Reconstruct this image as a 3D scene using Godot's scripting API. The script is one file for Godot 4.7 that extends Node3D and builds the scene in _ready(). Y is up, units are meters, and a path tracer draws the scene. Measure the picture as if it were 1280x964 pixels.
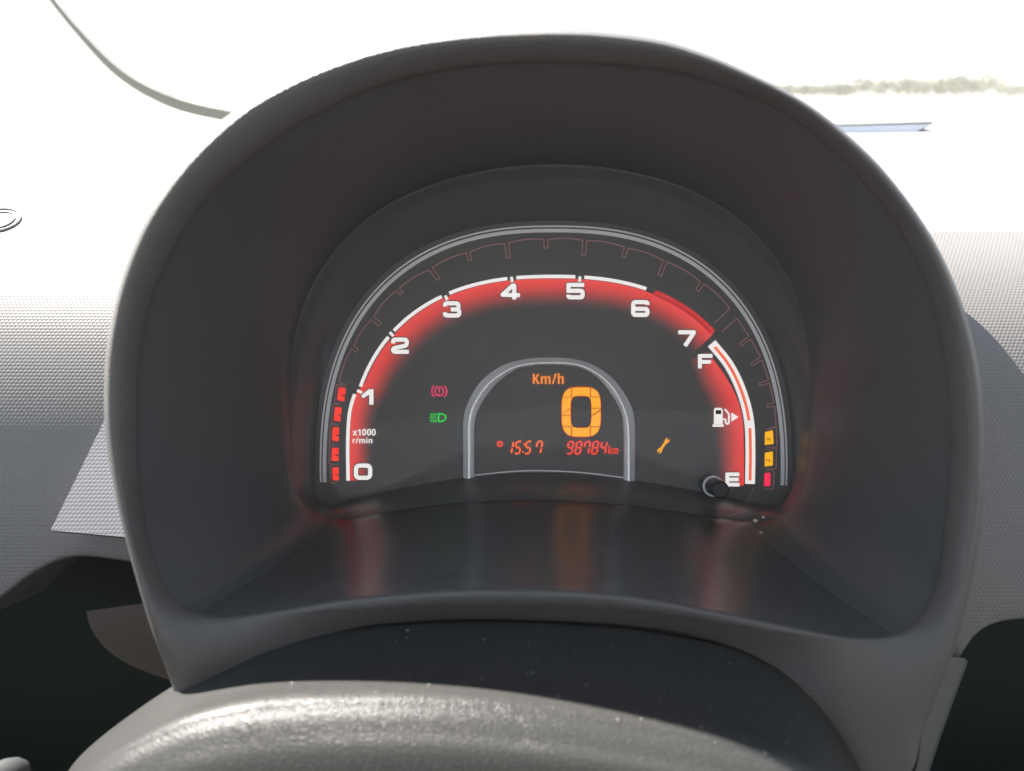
extends Node3D
# A car's instrument binnacle seen from the driver's seat. Everything near is laid out in the frame of the tilted
# instrument panel ("rig"): millimetre-true positions are given by a measured place on the panel drawing and a depth.

const EXPOSURE := 6.5
const PITCH := 20.0
const PANEL := 0.36
const EYE := Vector3(0, 1.15, 0)
const MID := Vector2(692, 590)
const N_DIAL := 2.42

var rig := Transform3D(Basis(Vector3.RIGHT, deg_to_rad(-PITCH)), EYE)
var M := {}
var used := {}

# ---------------------------------------------------------------- helpers: places
func C(x: float, y: float, d: float) -> Vector3:          # panel frame: x right, y up, z out of the panel
	return Vector3((x - 640.0) * d * 0.001, (482.0 - y) * d * 0.001, -d)

func catmull(pts: Array, closed: bool, per: int) -> PackedVector2Array:
	var out := PackedVector2Array()
	var n := pts.size()
	var last := n if closed else n - 1
	for i in last:
		var p0: Vector2 = pts[(i - 1 + n) % n] if closed or i > 0 else pts[0]
		var p1: Vector2 = pts[i]
		var p2: Vector2 = pts[(i + 1) % n]
		var p3: Vector2 = pts[(i + 2) % n] if closed or i + 2 < n else pts[n - 1]
		for k in per:
			out.append(p1.cubic_interpolate(p2, p0, p3, float(k) / per))
	if not closed:
		out.append(pts[n - 1])
	return out

func V(a: Array) -> Array:                                  # flat list to points
	var out := []
	for i in range(0, a.size(), 2):
		out.append(Vector2(a[i], a[i + 1]))
	return out

func sup(k_x: float, k_y: float, t: float, n := N_DIAL) -> Vector2:   # the dial's rounded arch; t in degrees, 180 left, 90 top
	var c := cos(deg_to_rad(t))
	var s := sin(deg_to_rad(t))
	return MID + Vector2(signf(c) * pow(absf(c), 2.0 / n) * k_x, -signf(s) * pow(absf(s), 2.0 / n) * k_y)

func arch(kx: float, ky: float, t0: float, t1: float, steps: int) -> PackedVector2Array:
	var out := PackedVector2Array()
	for i in steps + 1:
		out.append(sup(kx, ky, lerpf(t0, t1, float(i) / steps)))
	return out

func polar(contour: PackedVector2Array, centre: Vector2, angles: PackedFloat32Array) -> PackedVector2Array:
	var out := PackedVector2Array()
	var n := contour.size()
	for a in angles:
		var dir := Vector2(cos(a), sin(a))
		var best := 0.0
		for i in n:
			var p := contour[i] - centre
			var q := contour[(i + 1) % n] - centre
			var cp := dir.cross(p)
			var cq := dir.cross(q)
			if cp * cq > 0.0 or absf(cp - cq) < 1e-9:
				continue
			var x := p.lerp(q, cp / (cp - cq))
			var r := x.dot(dir)
			if r > best:
				best = r
		out.append(centre + dir * best)
	return out

func rounded(pts: Array, r: float, closed := false) -> PackedVector2Array:
	var out := PackedVector2Array()
	var n := pts.size()
	for i in n:
		var p: Vector2 = pts[i]
		if not closed and (i == 0 or i == n - 1):
			out.append(p)
			continue
		var a: Vector2 = pts[(i - 1 + n) % n]
		var b: Vector2 = pts[(i + 1) % n]
		var ra := minf(r, p.distance_to(a) * 0.5)
		var rb := minf(r, p.distance_to(b) * 0.5)
		var s := p + (a - p).normalized() * ra
		var e := p + (b - p).normalized() * rb
		for k in 6:
			var t := k / 5.0
			out.append(s.lerp(p, t).lerp(p.lerp(e, t), t))
	return out

# ---------------------------------------------------------------- helpers: nodes
func numbered(called: String) -> String:
	var k: int = used.get(called, 0)
	used[called] = k + 1
	return called if k == 0 else "%s_%03d" % [called, k]

func thing(called: String, label: String, category: String, base: Vector3, group := "", in_rig := true) -> Node3D:
	var o := Node3D.new()
	o.name = numbered(called)
	add_child(o, true)
	o.transform = rig * Transform3D(Basis(), base) if in_rig else Transform3D(Basis(), base)
	o.set_meta("label", label)
	o.set_meta("category", category)
	if group != "":
		o.set_meta("group", group)
	o.set_meta("base", base)
	return o

func base_of(o: Node) -> Vector3:
	while not o.has_meta("base"):
		o = o.get_parent()
	return o.get_meta("base")

func put(called: String, st: SurfaceTool, m: Material, parent: Node, label := "") -> MeshInstance3D:
	var o := MeshInstance3D.new()
	o.name = called if not parent.has_node(called) else next_name(parent, called)
	o.mesh = st.commit()
	o.material_override = null
	o.mesh.surface_set_material(0, m)
	parent.add_child(o, true)
	if label != "":
		o.set_meta("label", label)
	return o

func next_name(parent: Node, called: String) -> String:
	var k := 1
	while parent.has_node("%s_%03d" % [called, k]):
		k += 1
	return "%s_%03d" % [called, k]

func tool() -> SurfaceTool:
	var st := SurfaceTool.new()
	st.begin(Mesh.PRIMITIVE_TRIANGLES)
	return st

# ---------------------------------------------------------------- helpers: shapes
func tri(st: SurfaceTool, a: Vector3, b: Vector3, c: Vector3, n: Vector3) -> void:   # flat triangle that faces n
	var f := (b - a).cross(c - a)
	if f.length_squared() < 1e-22:
		return
	if f.dot(n) > 0.0:
		var s := b
		b = c
		c = s
	var nn := -(b - a).cross(c - a).normalized()
	for v in [a, b, c]:
		st.set_normal(nn)
		st.set_uv(Vector2(v.x, v.y) * 100.0)
		st.add_vertex(v)

func quad(st: SurfaceTool, a: Vector3, b: Vector3, c: Vector3, d: Vector3, n: Vector3) -> void:
	tri(st, a, b, c, n)
	tri(st, a, c, d, n)

func grid(st: SurfaceTool, rows: Array, toward: Vector3, closed := false, uvs: Array = [], c0 := 0, c1 := -1) -> void:
	# rows of equally many points, smooth normals turned towards a point; c0..c1 emits only those columns
	var nr := rows.size()
	var nc: int = rows[0].size()
	var normals := []
	var sum := 0.0
	for r in nr:
		var line := PackedVector3Array()
		for c in nc:
			var cl := (c - 1 + nc) % nc if closed else maxi(c - 1, 0)
			var cr := (c + 1) % nc if closed else mini(c + 1, nc - 1)
			var du: Vector3 = rows[r][cr] - rows[r][cl]
			var dv: Vector3 = rows[mini(r + 1, nr - 1)][c] - rows[maxi(r - 1, 0)][c]
			var n := du.cross(dv).normalized()
			line.append(n)
			sum += n.dot((toward - rows[r][c]).normalized())
		normals.append(line)
	var sgn := 1.0 if sum >= 0.0 else -1.0
	var last := (nc if closed else nc - 1) if c1 < 0 else c1
	for r in nr - 1:
		for c in range(c0, last):
			var e := (c + 1) % nc
			var idx := [[r, c], [r, e], [r + 1, e], [r, c], [r + 1, e], [r + 1, c]]
			var a: Vector3 = rows[r][c]
			var f: Vector3 = (rows[r][e] - a).cross(rows[r + 1][e] - a)
			if f.length_squared() < 1e-20:
				f = (rows[r + 1][e] - a).cross(rows[r + 1][c] - a)
			if f.dot((normals[r][c] + normals[r][e] + normals[r + 1][c]) * sgn) > 0.0:
				idx = [[r, c], [r + 1, e], [r, e], [r, c], [r + 1, c], [r + 1, e]]
			for i in idx:
				st.set_normal(normals[i[0]][i[1]] * sgn)
				st.set_uv(uvs[i[0]][i[1]] if uvs else Vector2(rows[i[0]][i[1]].x, rows[i[0]][i[1]].y) * 100.0)
				st.add_vertex(rows[i[0]][i[1]])

func plate(st: SurfaceTool, poly: PackedVector2Array, d: float, thick: float, base: Vector3) -> void:
	# a flat printed or cut piece: front face at depth d, its edge going back by thick
	var idx := Geometry2D.triangulate_polygon(poly)
	var fwd := Vector3(0, 0, 1)
	for i in range(0, idx.size(), 3):
		tri(st, C(poly[idx[i]].x, poly[idx[i]].y, d) - base, C(poly[idx[i + 1]].x, poly[idx[i + 1]].y, d) - base, C(poly[idx[i + 2]].x, poly[idx[i + 2]].y, d) - base, fwd)
	var n := poly.size()
	var mid := Vector2.ZERO
	for p in poly:
		mid += p / n
	for i in n:
		var p := poly[i]
		var q := poly[(i + 1) % n]
		var out := (p + q) * 0.5 - mid
		var a := C(p.x, p.y, d) - base
		var b := C(q.x, q.y, d) - base
		quad(st, a, b, b + Vector3(0, 0, -thick), a + Vector3(0, 0, -thick), Vector3(out.x, -out.y, 0))

func ribbon(st: SurfaceTool, pts: PackedVector2Array, w: float, d: float, thick: float, base: Vector3, closed := false, w_end := -1.0) -> void:
	# a stroke of width w along a path
	var n := pts.size()
	var l := PackedVector2Array()
	var r := PackedVector2Array()
	for i in n:
		var a: Vector2 = pts[(i - 1 + n) % n] if closed or i > 0 else pts[i] * 2.0 - pts[i + 1]
		var b: Vector2 = pts[(i + 1) % n] if closed or i < n - 1 else pts[i] * 2.0 - pts[i - 1]
		var t0 := (pts[i] - a).normalized()
		var t1 := (b - pts[i]).normalized()
		var t := (t0 + t1).normalized()
		var half := (w if w_end < 0.0 else lerpf(w, w_end, float(i) / (n - 1))) * 0.5
		var nn := Vector2(-t.y, t.x) * half / maxf(0.78, t.dot(t1))
		l.append(pts[i] + nn)
		r.append(pts[i] - nn)
	var back := Vector3(0, 0, -thick)
	for i in (n if closed else n - 1):
		var k := (i + 1) % n
		var a := C(l[i].x, l[i].y, d) - base
		var b := C(l[k].x, l[k].y, d) - base
		var c := C(r[k].x, r[k].y, d) - base
		var e := C(r[i].x, r[i].y, d) - base
		quad(st, a, b, c, e, Vector3(0, 0, 1))
		quad(st, a, b, b + back, a + back, a - e)
		quad(st, e, c, c + back, e + back, e - a)

func disc(x: float, y: float, r: float, n := 20) -> PackedVector2Array:
	var out := PackedVector2Array()
	for i in n:
		out.append(Vector2(x + cos(TAU * i / n) * r, y + sin(TAU * i / n) * r))
	return out

func lettering(text: String, called: String, rect: Rect2, d: float, m: Material, parent: Node, bold := true, slant := 0.0) -> void:
	var f := SystemFont.new()
	f.font_names = PackedStringArray(["Droid Sans"])
	f.font_weight = 700 if bold else 400
	var tm := TextMesh.new()
	tm.text = text
	tm.font = f
	tm.font_size = 64
	tm.pixel_size = 0.01
	tm.depth = 0.02
	tm.curve_step = 0.5
	var arr := tm.get_mesh_arrays()
	var vs: PackedVector3Array = arr[Mesh.ARRAY_VERTEX]
	var ns: PackedVector3Array = arr[Mesh.ARRAY_NORMAL]
	var ix: PackedInt32Array = arr[Mesh.ARRAY_INDEX]
	var lo := Vector3.INF
	var hi := -Vector3.INF
	for v in vs:
		lo = lo.min(v)
		hi = hi.max(v)
	var base := base_of(parent)
	var st := tool()
	for i in ix:
		var v := (vs[i] - lo) / (hi - lo)
		st.set_normal(ns[i])
		st.set_uv(Vector2(v.x, v.y))
		st.add_vertex(C(rect.position.x + v.x * rect.size.x + (v.y - 0.5) * slant, rect.position.y + (1.0 - v.y) * rect.size.y, d + (1.0 - v.z) * 0.0002) - base)
	put(called, st, m, parent)

# ---------------------------------------------------------------- materials
func plastic(albedo: float, rough: float, tint := Color(1, 1, 1), grain := 0.0, tex: Texture2D = null, scale := 25.0) -> StandardMaterial3D:
	var m := StandardMaterial3D.new()
	m.albedo_color = Color(albedo * tint.r, albedo * tint.g, albedo * tint.b).linear_to_srgb()
	m.roughness = rough
	m.metallic_specular = 0.5
	if tex:
		m.heightmap_enabled = true
		m.heightmap_texture = tex
		m.heightmap_scale = grain
		m.uv1_triplanar = true
		m.uv1_scale = Vector3.ONE * scale
	return m

func lamp(c: Color, k := 1.0, albedo := 0.05) -> StandardMaterial3D:
	var m := StandardMaterial3D.new()
	m.albedo_color = Color(albedo, albedo, albedo).linear_to_srgb()
	m.roughness = 0.6
	m.metallic_specular = 0.3
	m.emission_enabled = true
	m.emission = c
	m.emission_energy_multiplier = k / EXPOSURE
	return m

func noise_tex(kind: int, freq: float, seed_: int, octaves := 3, size := 512) -> NoiseTexture2D:
	var n := FastNoiseLite.new()
	n.noise_type = kind
	n.frequency = freq
	n.seed = seed_
	n.fractal_octaves = octaves
	var t := NoiseTexture2D.new()
	t.width = size
	t.height = size
	t.seamless = true
	t.noise = n
	return t

func dimples() -> ImageTexture:                              # one period of a hexagonal field of pyramid bumps
	var w := 64
	var h := 111
	var im := Image.create(w, h, false, Image.FORMAT_RF)
	for y in h:
		for x in w:
			var best := 9.0
			for c in [Vector2(0, 0), Vector2(1, 0), Vector2(0, 1), Vector2(1, 1), Vector2(0.5, 0.5)]:
				var p := Vector2((float(x) / w - c.x), (float(y) / h - c.y) * 1.732)
				var hexd := maxf(absf(p.x), maxf(absf(p.x * 0.5 + p.y * 0.866), absf(p.x * 0.5 - p.y * 0.866)))
				best = minf(best, hexd)
			var v := clampf(1.0 - best / 0.5, 0.0, 1.0)
			im.set_pixel(x, y, Color(smoothstep(0.0, 0.75, v), 0, 0))
	return ImageTexture.create_from_image(im)

func make_materials() -> void:
	var grain := noise_tex(FastNoiseLite.TYPE_SIMPLEX_SMOOTH, 0.09, 3)
	var hide := noise_tex(FastNoiseLite.TYPE_CELLULAR, 0.06, 8, 2)
	var dust := noise_tex(FastNoiseLite.TYPE_SIMPLEX, 0.02, 21, 4)
	M.lip = plastic(0.095, 0.5, Color(1.02, 0.97, 0.95), 0.022, grain, 28.0)
	M.tunnel = plastic(0.088, 0.33, Color(0.93, 1, 1.04), 0.002, grain, 40.0)
	M.shelf = plastic(0.08, 0.27, Color(0.94, 1, 1.03), 0.001, grain, 40.0)
	M.collar = plastic(0.1, 0.32, Color(0.94, 1, 1.05), 0.001, grain, 40.0)
	M.dial = plastic(0.14, 0.7, Color(1, 0.97, 0.95), 0.003, grain, 50.0)
	M.screen = plastic(0.05, 0.35, Color(2.1, 0.66, 0.64))
	M.screen.emission_enabled = true
	M.screen.emission = Color(0.24, 0.1, 0.09)
	M.screen.emission_energy_multiplier = 0.8 / EXPOSURE
	M.track = plastic(0.38, 0.6, Color(1.5, 0.75, 0.75))
	M.ring = plastic(0.92, 0.4, Color(1, 1, 1.02))
	M.silver = plastic(0.88, 0.35, Color(0.98, 0.98, 1.02))
	M.silver.metallic = 0.3
	M.crest = plastic(0.95, 0.25, Color(1, 0.98, 1))  # brighter than the bezel: its ridge highlight put into the colour
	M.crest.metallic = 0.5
	M.knob = plastic(0.03, 0.4)
	M.dark = plastic(0.035, 0.8, Color(0.9, 1.1, 0.98))
	M.gap = plastic(0.008, 0.9)
	M.cover = plastic(0.06, 0.36, Color(1, 0.99, 0.95), 0.02, hide, 60.0)
	M.cover.metallic_specular = 0.33
	M.cover.albedo_color = Color.WHITE
	var ramp := Gradient.new()
	ramp.offsets = PackedFloat32Array([0.0, 0.62, 0.8, 1.0])
	ramp.colors = PackedColorArray([Color(0.029, 0.0292, 0.029).linear_to_srgb(), Color(0.032, 0.032, 0.0315).linear_to_srgb(), Color(0.045, 0.044, 0.042).linear_to_srgb(), Color(0.07, 0.066, 0.06).linear_to_srgb()])
	dust.color_ramp = ramp
	M.cover.albedo_texture = dust
	M.trim = plastic(0.06, 0.5, Color(1.25, 0.95, 0.8), 0.006, grain, 28.0)
	M.hide = plastic(0.18, 0.55, Color(1, 1, 1), 0.02, hide, 32.0)
	M.strip = plastic(0.12, 0.55, Color(1, 0.98, 0.95), 0.012, grain, 28.0)
	M.pad = plastic(0.15, 0.38, Color(1.03, 0.98, 0.96))
	M.pad.heightmap_enabled = true
	M.pad.heightmap_texture = dimples()
	M.pad.heightmap_scale = 0.011
	M.facet = M.pad.duplicate()
	M.facet.heightmap_scale = 0.007
	M.facet.albedo_color = Color(0.125, 0.125, 0.14).linear_to_srgb()
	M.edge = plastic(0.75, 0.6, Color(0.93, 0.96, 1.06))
	M.frit = plastic(0.17, 0.6, Color(0.98, 1, 0.9))
	M.glass = StandardMaterial3D.new()
	M.glass.transparency = BaseMaterial3D.TRANSPARENCY_ALPHA
	M.glass.albedo_color = Color(1, 1, 1, 0.02)
	M.glass.roughness = 0.0
	M.lining = plastic(0.4, 0.9)
	M.carpet = plastic(0.08, 0.95)
	M.seat = plastic(0.25, 0.9, Color(1.05, 0.98, 0.9))
	M.lens = M.glass.duplicate()
	M.lens.metallic_specular = 0.27
	M.stalk = plastic(0.04, 0.45, Color(0.9, 1, 1.02))
	M.paint = plastic(0.75, 0.2)
	M.ground = plastic(0.22, 0.9, Color(0.98, 1, 1))
	M.leaf = plastic(0.09, 0.8, Color(0.95, 1, 0.55))
	M.crumb = plastic(0.55, 0.8, Color(1, 0.93, 0.85))
	M.flake = plastic(0.3, 0.9, Color(1, 0.95, 0.9))
	M.white = lamp(Color(0.97, 0.95, 0.94), 0.82, 0.3)
	M.fuel_fill = lamp(Color(0.98, 0.42, 0.27), 0.95)
	M.redline = lamp(Color(0.86, 0.2, 0.22), 0.85)
	M.redtick = lamp(Color(0.55, 0.15, 0.15), 0.8)
	M.bar = lamp(Color(1, 0.2, 0.12), 1.0)
	M.notch = plastic(0.02, 0.7)
	M.yellow = lamp(Color(1, 0.72, 0.05), 0.95)
	M.pink = lamp(Color(1, 0.16, 0.33), 0.95)
	M.brake = lamp(Color(1, 0.25, 0.45), 0.85)
	M.green = lamp(Color(0.1, 0.95, 0.3), 0.9)
	M.wrench = lamp(Color(1, 0.68, 0.1), 0.9)
	M.amber = lamp(Color(1, 0.67, 0.15), 1.05)
	M.amber_edge = lamp(Color(0.72, 0.18, 0.05), 0.8)
	M.digit = lamp(Color(1, 0.42, 0.22), 1.0)
	M.digit_red = lamp(Color(1, 0.3, 0.24), 0.95)
	M.unit = lamp(Color(1, 0.55, 0.2), 0.95)
	var g := Gradient.new()
	g.offsets = PackedFloat32Array([0.0, 0.3, 0.6, 0.85, 1.0])
	g.colors = PackedColorArray([Color(0.93, 0.2, 0.17), Color(0.8, 0.15, 0.13), Color(0.5, 0.12, 0.11), Color(0.18, 0.05, 0.05), Color(0, 0, 0)])
	var gt := GradientTexture2D.new()
	gt.gradient = g
	gt.width = 128
	gt.height = 4
	M.band = plastic(0.14, 0.7, Color(1, 0.97, 0.95))
	M.band.emission_enabled = true
	M.band.emission = Color.WHITE
	M.band.emission_operator = BaseMaterial3D.EMISSION_OP_MULTIPLY
	M.band.emission_texture = gt
	M.band.emission_energy_multiplier = 0.92 / EXPOSURE

# ---------------------------------------------------------------- the camera, the sky, the sun
func _ready() -> void:
	var cam := Camera3D.new()
	cam.name = "camera"
	cam.transform = rig
	cam.fov = rad_to_deg(2.0 * atan(0.482))
	cam.near = 0.01
	cam.far = 1500.0
	var at := CameraAttributesPhysical.new()
	at.frustum_focal_length = 24.9
	at.frustum_near = 0.01
	at.frustum_far = 1500.0
	at.exposure_aperture = 10.0
	at.frustum_focus_distance = 0.355
	cam.attributes = at
	add_child(cam)
	cam.fov = rad_to_deg(2.0 * atan(0.482))
	var sky := ProceduralSkyMaterial.new()
	sky.sky_top_color = Color(0.82, 0.91, 1.0)
	sky.sky_horizon_color = Color(1, 0.995, 1)
	sky.sky_curve = 0.2
	sky.sky_energy_multiplier = 1.0
	sky.ground_bottom_color = Color(0.6, 0.58, 0.55)
	sky.ground_horizon_color = Color(0.95, 0.94, 0.92)
	sky.ground_energy_multiplier = 1.0
	sky.sun_angle_max = 0.5
	var env := Environment.new()
	env.background_mode = Environment.BG_SKY
	env.sky = Sky.new()
	env.background_energy_multiplier = 0.225
	env.sky.sky_material = sky
	env.tonemap_mode = Environment.TONE_MAPPER_LINEAR
	env.tonemap_exposure = EXPOSURE
	env.sdfgi_enabled = true
	env.ssao_enabled = true
	env.ssil_enabled = true
	env.fog_enabled = true
	env.fog_density = 0.0008
	env.fog_light_color = Color(1, 0.99, 0.95)
	var we := WorldEnvironment.new()
	we.name = "environment"
	we.environment = env
	add_child(we)
	var sun := DirectionalLight3D.new()
	sun.name = "sun"
	sun.light_energy = 1.6
	sun.light_color = Color(1, 0.975, 0.94)
	sun.light_angular_distance = 0.5
	sun.shadow_enabled = true
	add_child(sun)
	var to_sun := Vector3(-0.495, 0.745, -0.445).normalized()      # high in front, from the driver's left
	sun.transform = Transform3D(Basis.looking_at(-to_sun, Vector3.UP), Vector3(0, 5, 0))

	make_materials()
	outside()
	windscreen()
	roof()
	cabin()
	dashboard()
	hood()
	cluster()
	column_cover()
	stalk()
	dirt()

# ---------------------------------------------------------------- outside
func outside() -> void:
	var st := tool()
	var rows := []
	for r in [0.5, 30.0, 120.0, 250.0, 420.0]:
		var line := PackedVector3Array()
		for i in 48:
			line.append(Vector3(cos(TAU * i / 48) * r, 0, sin(TAU * i / 48) * r))
		rows.append(line)
	grid(st, rows, Vector3(0, 50, 0), true)
	var g := put("ground", st, M.ground, self)
	g.set_meta("kind", "structure")
	g.set_meta("label", "pale sunlit open ground beyond the windscreen")
	g.set_meta("category", "ground")
	# a far-off belt of trees that reads as one mass: trunks and clumps of small leaf faces
	var rng := RandomNumberGenerator.new()
	rng.seed = 5
	st = tool()
	for i in 170:
		var ang := deg_to_rad(lerpf(4.0, 44.0, i / 169.0)) + rng.randf_range(-0.004, 0.004)
		var dist := rng.randf_range(215.0, 260.0)
		var p := Vector3(sin(ang) * dist, 0, -cos(ang) * dist)
		var tall := rng.randf_range(3.5, 4.3) * (1.4 if ang > 0.38 and ang < 0.52 else 1.0)
		quad(st, p + Vector3(-0.15, 0, 0), p + Vector3(0.15, 0, 0), p + Vector3(0.1, tall * 0.5, 0), p + Vector3(-0.1, tall * 0.5, 0), Vector3(0, 0, 1))
		for k in 130:
			var dir := Vector3(rng.randfn(), rng.randfn() * 0.8, rng.randfn()).normalized() * pow(rng.randf(), 0.4)
			var q := p + Vector3(0, tall * 0.58, 0) + dir * Vector3(2.0, tall * 0.42, 2.0)
			var a := Vector3(rng.randfn(), rng.randfn(), rng.randfn()).normalized() * 0.28
			var b := a.cross(Vector3(rng.randfn(), rng.randfn(), rng.randfn()).normalized()).normalized() * 0.28
			tri(st, q - a, q + a, q + b, Vector3(0, 1, 0.3))
			tri(st, q - a * 0.8, q + a, q - b, Vector3(0, 1, 0.3))
	var t := put("tree_belt", st, M.leaf, self)
	t.set_meta("kind", "stuff")
	t.set_meta("label", "hazy pale green belt of far trees along the horizon, right of the hood")
	t.set_meta("category", "trees")
	# the car's bonnet
	var base := Vector3(0, 1.0, -1.5)
	var b := thing("car_bonnet", "white car bonnet glaring in the sun beyond the windscreen, under the tree belt", "bonnet", base, "", false)
	rows = []
	for j in 13:
		var f := 1.56 + j * 0.085
		var line := PackedVector3Array()
		for i in 25:
			var x := lerpf(-0.75, 0.75, i / 24.0)
			var crest := 0.022 * (1.0 - pow(absf(x) / 0.75, 2.2)) + 0.012 * exp(-pow((absf(x) - 0.5) / 0.08, 2.0))
			var fall := -0.085 + 0.02 * sin(minf(1.0, (f - 1.56) / 0.7) * PI * 0.5) - 0.25 * pow(maxf(0.0, f - 2.21) / 0.4, 2.0)
			line.append(Vector3(x, EYE.y + fall + crest, -f) - base)
		rows.append(line)
	st = tool()
	grid(st, rows, Vector3(0, 3, 1))
	put("panel", st, M.paint, b)

# ---------------------------------------------------------------- windscreen
func windscreen() -> void:
	var base := C(640, 160, 0.98)
	var w := thing("windscreen", "clear sloping windscreen with a pale dotted edge band curving down at upper left", "windscreen", base)
	# the pane: leans back from the foot of the dashboard towards the roof
	var inv := rig.affine_inverse()
	var p0 := inv * (EYE + Vector3(0, -0.05, -1.5))
	var n := (inv.basis * Vector3(0, 0.80, -0.60)).normalized()
	var st := tool()
	var rows := []
	for j in 9:
		var line := PackedVector3Array()
		for i in 17:
			var x := lerpf(-1.1, 1.1, i / 16.0)
			var s := j / 8.0
			line.append(inv * (EYE + Vector3(x, -0.05 + s * 0.6, -1.5 + s * 0.8)) - base)
		rows.append(line)
	grid(st, rows, Vector3.ZERO - base)
	put("glass_pane", st, M.glass, w)
	# the printed ceramic band, 2 mm inside the pane
	var q0 := p0 - n * 0.003
	var up := catmull(V([20, -90, 44, -40, 68, 0, 108, 47, 150, 87, 192, 112, 240, 129, 292, 140]), false, 8)
	var low := catmull(V([10, -90, 36, -40, 61, 0, 99, 47, 139, 90, 180, 119, 225, 139, 277, 151]), false, 8)
	st = tool()
	var outer := PackedVector3Array()
	var inner := PackedVector3Array()
	for i in up.size():
		outer.append(on_plane(up[i], q0, n) - base)
		inner.append(on_plane(low[i], q0, n) - base)
	var o2 := PackedVector3Array()
	var i2 := PackedVector3Array()
	for i in up.size():
		o2.append(outer[i] + n * 0.001)
		i2.append(inner[i] + n * 0.001)
	grid(st, [o2, outer, inner, i2], -base)
	put("edge_band", st, M.frit, w)
	st = tool()
	for i in range(18, up.size() - 1):
		for k in 4:
			var a := up[i].lerp(up[i + 1], k / 4.0) + Vector2(1.4, -2.6)
			var c := on_plane(a, q0, n) - base
			for s in 8:
				var d0 := on_plane(a + Vector2(cos(TAU * s / 8), sin(TAU * s / 8)) * 0.9, q0, n) - base
				var d1 := on_plane(a + Vector2(cos(TAU * (s + 1) / 8), sin(TAU * (s + 1) / 8)) * 0.9, q0, n) - base
				tri(st, c, d0, d1, -n)
	var dots := put("edge_dots", st, M.frit, w)
	dots.set_meta("kind", "stuff")

func roof() -> void:
	# unseen roof over the driver, added to hold back light from overhead and behind
	var base := EYE + Vector3(0.2, 0.45, 0.0)
	var o := thing("unseen_car_roof", "unseen pale roof lining over the driver, added to dim light from above and behind the view", "car roof", base, "", false)
	var lines := []
	for p in [[0.05, 0.51], [0.065, 0.475], [0.06, 0.462], [0.04, 0.46], [-0.2, 0.465], [-0.5, 0.465], [-1.0, 0.44], [-1.3, 0.40]]:
		var line := PackedVector3Array()
		for i in 15:
			var x := lerpf(-0.5, 0.95, i / 14.0)
			line.append(EYE + Vector3(x, p[1] - 0.05 * pow(absf(x - 0.22) / 0.72, 4.0), -p[0]) - base)
		lines.append(line)
	var st := tool()
	grid(st, lines, -base + EYE)
	put("lining", st, M.lining, o)
	st = tool()
	var top := []
	for line in lines:
		var up := PackedVector3Array()
		for v in line:
			up.append(v + Vector3(0, 0.05 if v.y < 0.04 else 0.01, 0))
		top.append(up)
	grid(st, top, Vector3(0, 5, 0))
	put("roof_skin", st, M.paint, o)

func cabin() -> void:
	# unseen cabin tub, added to block light bounced off the ground: carpet, door cards, seat cushion and rear wall
	var base := EYE + Vector3(0.2, -0.9, 0.5)
	var o := thing("unseen_car_interior", "unseen dark grey cabin floor, door cards and rear bench, added around the view to block bounced light", "car interior", base, "", false)
	var st := tool()
	var a := [Vector3(-0.55, -0.9, 1.5), Vector3(0.95, -0.9, 1.5), Vector3(0.95, -0.9, -1.0), Vector3(-0.55, -0.9, -1.0)]
	for i in 4:
		a[i] += EYE - base
	quad(st, a[0], a[1], a[2], a[3], Vector3.UP)
	put("carpet", st, M.carpet, o)
	for x in [-0.55, 0.95]:
		st = tool()
		var rows := []
		for p in [[-0.9, 0.03], [-0.6, 0.03], [-0.55, 0.0], [-0.28, 0.0], [-0.22, 0.05], [-0.18, 0.05], [-0.16, 0.0]]:
			var line := PackedVector3Array()
			for i in 9:
				line.append(EYE + Vector3(x - signf(x) * p[1], p[0], lerpf(-0.75, 1.5, i / 8.0)) - base)
			rows.append(line)
		grid(st, rows, EYE - base)
		put("door_card", st, M.carpet, o)
	st = tool()
	var prof := [[1.05, -0.85], [0.95, -0.48], [1.0, -0.42], [1.25, -0.44], [1.35, -0.4], [1.48, 0.0], [1.53, 0.03]]
	var lines := []
	for p in prof:
		var line := PackedVector3Array()
		for i in 9:
			line.append(EYE + Vector3(lerpf(-0.52, 0.92, i / 8.0), p[1], p[0]) - base)
		lines.append(line)
	grid(st, lines, EYE - base)
	put("rear_bench", st, M.seat, o)

func on_plane(p: Vector2, p0: Vector3, n: Vector3) -> Vector3:
	var ray := C(p.x, p.y, 1.0)
	return ray * (p0.dot(n) / ray.dot(n))

# ---------------------------------------------------------------- dashboard
func world_to_rig(x: float, h: float, f: float) -> Vector3:
	return rig.affine_inverse() * (EYE + Vector3(x, h, -f))

func pad_profile() -> Array:                                # y on the drawing, depth: from the windscreen's foot down the driver's side
	return [[152.0, 0.8365], [170.0, 0.7133], [190.0, 0.6267], [215.0, 0.5545], [240.0, 0.5038], [265.0, 0.4703], [290.0, 0.449], [320.0, 0.4315], [350.0, 0.4193], [390.0, 0.408], [430.0, 0.4], [480.0, 0.393], [530.0, 0.3883], [590.0, 0.3846], [650.0, 0.3826], [720.0, 0.3818], [800.0, 0.3825], [1020.0, 0.3926]]

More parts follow.
